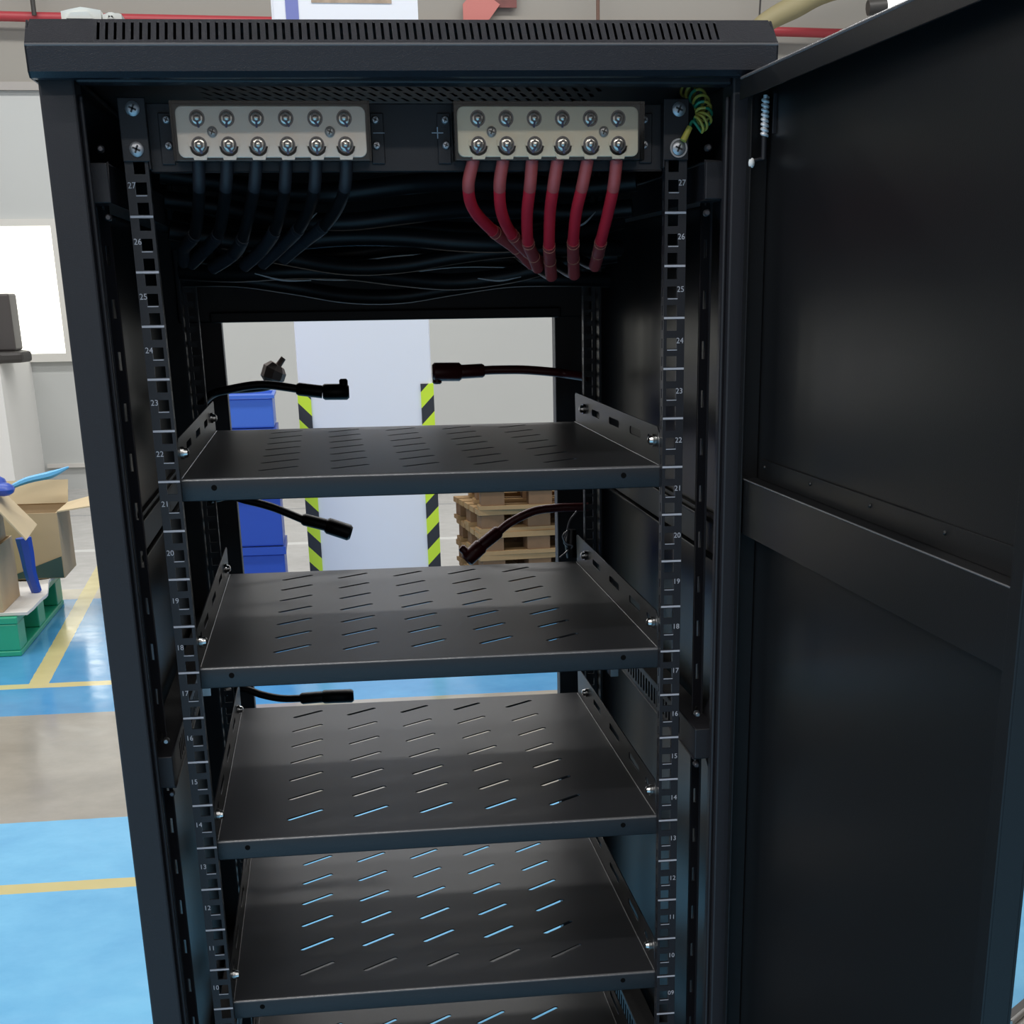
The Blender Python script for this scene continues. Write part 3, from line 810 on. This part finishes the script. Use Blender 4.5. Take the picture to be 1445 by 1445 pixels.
# blue crates
cz = 0
for i, (h, lab) in enumerate(((.25, 'bottom blue plastic crate of the stack beside the column'), (.23, 'lower middle blue plastic crate in the stack beside the column'),
                              (.225, 'upper middle blue plastic crate in the stack beside the column'), (.125, 'shallow lighter blue tray on top of the blue crate stack'))):
    root = empty('plastic_crate', (-.50, 5.05, cz), lab, 'crate', 'blue crates stacked beside the column')
    m_ = BLUEL if i == 3 else BLUEP
    b = MB(); b.prism([(-.705, 4.90), (-.295, 4.90), (-.295, 5.20), (-.705, 5.20)], 'z', cz+.002, cz+h-(.012 if i == 3 else .03)); b.build('crate_body', m_, root, bevel=.006)
    b = MB(); x0, x1, y0, y1 = -.715, -.288, 4.89, 5.21
    rh = .012 if i == 3 else .03
    b.box(x0, x1, y0, y0+.012, cz+h-rh, cz+h); b.box(x0, x1, y1-.012, y1, cz+h-rh, cz+h)
    b.box(x0, x0+.012, y0+.012, y1-.012, cz+h-rh, cz+h); b.box(x1-.012, x1, y0+.012, y1-.012, cz+h-rh, cz+h)
    b.build('rim', m_, root)
    cz += h
# wooden pallets
def pallet(z, ang, lab, dx=0.0, dy=0.0):
    root = empty('wooden_pallet', (.495+dx, 4.90+dy, z), lab, 'pallet', 'wooden pallets stacked right of the column', rz=ang)
    H = .0915
    for y in (0, .105, .21, .315, .42):
        b = MB(); b.box(0, .80, y, y+.08, H-.022, H-.0005); b.build('deck_board', WOOD, root, world=False)
    for x in (.01, .205, .40, .66):
        for y in (0.004, .21, .412):
            b = MB(); b.box(x, x+.095, y, y+.085, .0165, H-.0225); b.build('block', WOODD, root, world=False)
    for y in (0, .21, .42):
        b = MB(); b.box(0, .80, y, y+.08, 0, .016); b.build('bottom_board', WOOD, root, world=False)
for i, (a, lab, dx) in enumerate(((.10, 'lowest wooden pallet of the stack right of the column', .0), (.12, 'second wooden pallet from the floor right of the column', .0), (.10, 'middle wooden pallet of the stack right of the column', -.005),
                                 (.13, 'fourth wooden pallet from the floor, its left end jutting out, right of the column', .0), (.0, 'topmost wooden pallet of the stack right of the column', .0))):
    pallet(i*.0915, a, lab, dx)
# green pallet with boxes at the left
root = empty('plastic_pallet', (-1.72, 4.65, 0), 'green plastic pallet under the cardboard boxes at the left', 'pallet')
b = MB(); b.box(-2.25, -1.225, 4.2, 5.2, .115, .14)
b.box(-2.25, -1.225, 4.2, 5.2, 0, .02); b.build('deck', GREEN, root, bevel=.004)
for x in (-1.34, -1.78, -2.25):
    for y in (4.202, 4.62, 5.06):
        b = MB(); b.box(x, x+.113, y, y+.138, .0205, .1145); b.build('block', GREEN, root, bevel=.004)
b = MB(); rr = random.Random(3); vs = {}
for i in range(13):
    for j in range(3):
        y = 4.22 + i*.075; x = -1.34 + j*.075 + .02*math.sin(i*.5)
        vs[i, j] = b.bm.verts.new((x, y, .1425 + (.012 if j == 2 else 0)*math.sin(i*.6)**2 ))
for i in range(12):
    for j in range(2): b.face([vs[i, j], vs[i, j+1], vs[i+1, j+1], vs[i+1, j]])
o = b.build('foam_sheet', FOAM); md = o.modifiers.new('solid', 'SOLIDIFY'); md.thickness = .010; md.offset = 1
tag(o, 'white foam sheet lying between the green pallet and the boxes', 'foam sheet')
def carton(x0, x1, y0, y1, z0, z1, label, flaps, extra=None):
    root = empty('cardboard_box', ((x0+x1)/2, (y0+y1)/2, z0), label, 'cardboard box', 'cardboard boxes on the green pallet')
    t = .006
    b = MB(); b.box(x0, x1, y0, y0+t, z0, z1); b.box(x0, x1, y1-t, y1, z0, z1); b.box(x0, x0+t, y0+t, y1-t, z0, z1); b.box(x1-t, x1, y0+t, y1-t, z0, z1); b.box(x0+t, x1-t, y0+t, y1-t, z0, z0+t)
    b.build('box_body', CARD, root)
    for q in flaps:
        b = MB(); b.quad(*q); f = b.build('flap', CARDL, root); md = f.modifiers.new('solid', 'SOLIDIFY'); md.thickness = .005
    if extra:
        b = MB(); extra(b); b.build('printed_panel', DKGRN, root)
    return root
carton(-1.85, -1.272, 4.23, 4.56, .154, .375, 'lower cardboard box at the left edge of the photo, on the green pallet', [])
carton(-1.85, -1.285, 4.24, 4.52, .377, .560, 'upper open cardboard box at the left edge with blue plastic in it',
       [((-1.285, 4.25, .560), (-1.285, 4.51, .560), (-1.165, 4.50, .420), (-1.165, 4.26, .400))])
carton(-1.405, -1.155, 4.88, 5.19, .160, .412, 'large cardboard box with a dark green printed corner, behind the foam sheet',
       [((-1.405, 5.18, .412), (-1.155, 5.18, .412), (-1.150, 5.22, .500), (-1.400, 5.22, .500)),
        ((-1.155, 4.89, .412), (-1.155, 5.18, .412), (-1.040, 5.17, .440), (-1.030, 4.92, .425))],
       lambda b: b.prism([(-1.39, .163), (-1.158, .163), (-1.158, .245)], 'y', 4.876, 4.8795))
b = MB()
for i in range(6):
    x = -1.415 + i*.035
    b.ball((x, 4.38+.03*math.sin(i*2), .572+.012*math.cos(i*3)), .04, 10, (1, 1.2, .6))
tag(b.build('plastic_bag', BLUEP, smooth=True), 'crumpled blue plastic bag bulging from the upper open box', 'plastic bag')
b = MB(); b.tube([(-1.40, 5.10, .470), (-1.30, 5.12, .510), (-1.20, 5.14, .530), (-1.13, 5.15, .556)], [.005, .013, .015, .004], 7, smooth=5)
tag(b.build('plastic_film', CYAN, smooth=True), 'rolled sky blue plastic film lying over the large box flap', 'plastic film')
b = MB(); b.tube([(-1.222, 4.62, .157), (-1.232, 4.60, .23), (-1.235, 4.60, .30), (-1.24, 4.60, .36)], [.020, .023, .027, .030], 7, smooth=3)
tag(b.build('plastic_wrap', BLUEP, smooth=True), 'strip of blue plastic wrap standing between the boxes', 'plastic wrap')
# dark monitor-like case on the low wall at the left
root = empty('machine_head', (-2.25, 8.6, .83), 'dark machine head with a rounded base plate on the low white wall at the left', 'machine')
b = MB(); b.prism([(-2.6, 8.42), (-1.95, 8.36), (-1.83, 8.44), (-1.80, 8.6), (-1.87, 8.75), (-2.6, 8.8)], 'z', .832, .895); b.build('base_plate', DARK, root, bevel=.02)
b = MB(); b.box(-2.6, -1.868, 8.48, 8.72, .8955, 1.21); b.build('case', mat('brown_dark_case', (.055, .048, .045), .45), root, bevel=.012)
# red pipe along the wall and drop rods
tag(MB().tube([(-3.5, 9.3, 2.765), (-1.72, 9.3, 2.735), (2.95, 9.3, 2.688), (5.5, 9.3, 2.64)], .027, 12).build('wall_pipe', REDP, smooth=True), 'red pipe running along the upper back wall', 'pipe')
for x, z0, r, m_, lab, lean in ((-1.645, 2.735, .014, DARK, 'dark drop rod rising from the red pipe at the left', -.004), (1.727, 2.70, .011, RUST, 'brown drop rod behind the middle right of the cabinet top', 0), (2.75, 2.68, .006, DARK, 'thin dark wire dropping behind the right end of the cabinet top', .05)):
    b = MB(); b.tube([(x, 9.25, z0), (x+lean, 9.25, 4.2)], r, 10)
    tag(b.build('drop_rod', m_, smooth=True), lab, 'rod')
# poster and small red board
root = empty('notice_board', (.08, 5.19, 2.05), 'white notice board with a blue stripe and a picture, high on the white column', 'notice board')
MB().box(-.187, .350, 5.178, 5.198, 2.05, 2.85).build('board', mat('board_white', (.88, .87, .90), .5), root)
MB().box(-.144, -.096, 5.1755, 5.1778, 2.06, 2.84).build('blue_stripe', mat('board_blue', (.20, .22, .50), .5), root)
MB().box(-.047, .252, 5.1755, 5.1778, 2.205, 2.70).build('picture', mat('board_picture', (.45, .33, .24), .5, noise=(30, .5)), root)
root = empty('wall_sign', (1.05, 9.36, 2.79), 'small dark red board with a slanted pale red ribbon below it', 'sign')
MB().box(.945, 1.235, 9.35, 9.37, 2.815, 3.1).build('board', mat('sign_brown_red', (.16, .05, .045), .5, noise=(12, .5)), root)
b = MB(); b.prism([(.90, 2.735), (1.05, 2.735), (1.13, 2.83), (.99, 2.92), (.90, 2.83)], 'y', 9.338, 9.346); b.build('ribbon', PINK, root)
# yellow duct and lamp at top right
b = MB(); b.tube([(2.55, 9.0, 2.55), (2.70, 9.0, 2.68), (2.90, 9.0, 2.78), (3.2, 9.0, 2.90), (4.0, 9.0, 3.02)], [.03, .055, .065, .07, .07], 14, smooth=6)
tag(b.build('air_hose', mat('yellowish_hose', (.26, .225, .12), .65), smooth=True), 'yellowish curved air hose near the ceiling right of the cabinet top', 'hose')
root = empty('tube_lamp', (3.55, 8.6, 2.72), 'white tube lamp with dark end caps hanging above the open door', 'lamp')
MB().tube([(3.35, 8.6, 2.73), (3.75, 8.6, 2.77)], .035, 12).build('tube', mat('lit_tube', (.9, .9, .9), .4, em=((1, 1, .97), 1.4)), root, smooth=True)
MB().tube([(3.24, 8.6, 2.72), (3.35, 8.6, 2.73)], .042, 12).build('end_cap', DARK, root, smooth=True)
for x in (3.27, 3.7): MB().tube([(x, 8.6, 2.75), (x, 8.6, 4.0)], .006, 8).build('hanger', DARK, root)
# metal profile lying at the bottom right
root = empty('metal_cart', (1.20, .80, 0), 'bare metal cart edge at the bottom right corner', 'cart')
b = MB(); b.box(0, .5, -.35, 0, .10, .125); b.box(0, .5, -.006, 0, .125, .137); b.box(0, .5, -.022, -.016, .125, .133); b.box(0, .006, -.35, -.022, .125, .137)
o = b.build('tray', mat('brushed_aluminium', (.5, .48, .45), .3, metal=.9), root, world=False, bevel=.003)
b = MB()
for x, y in ((.04, -.03), (.47, -.03), (.04, -.32), (.47, -.32)): b.tube([(x, y, 0), (x, y, .10)], .02, 12)
b.build('feet', DARK, root, world=False)
b = MB(); b.box(.012, .5, .0005, .018, .112, .130); b.build('rubber_strip', DARK, root, world=False)
root.rotation_euler = (0, 0, .75); root.location = (.900, .553, 0)
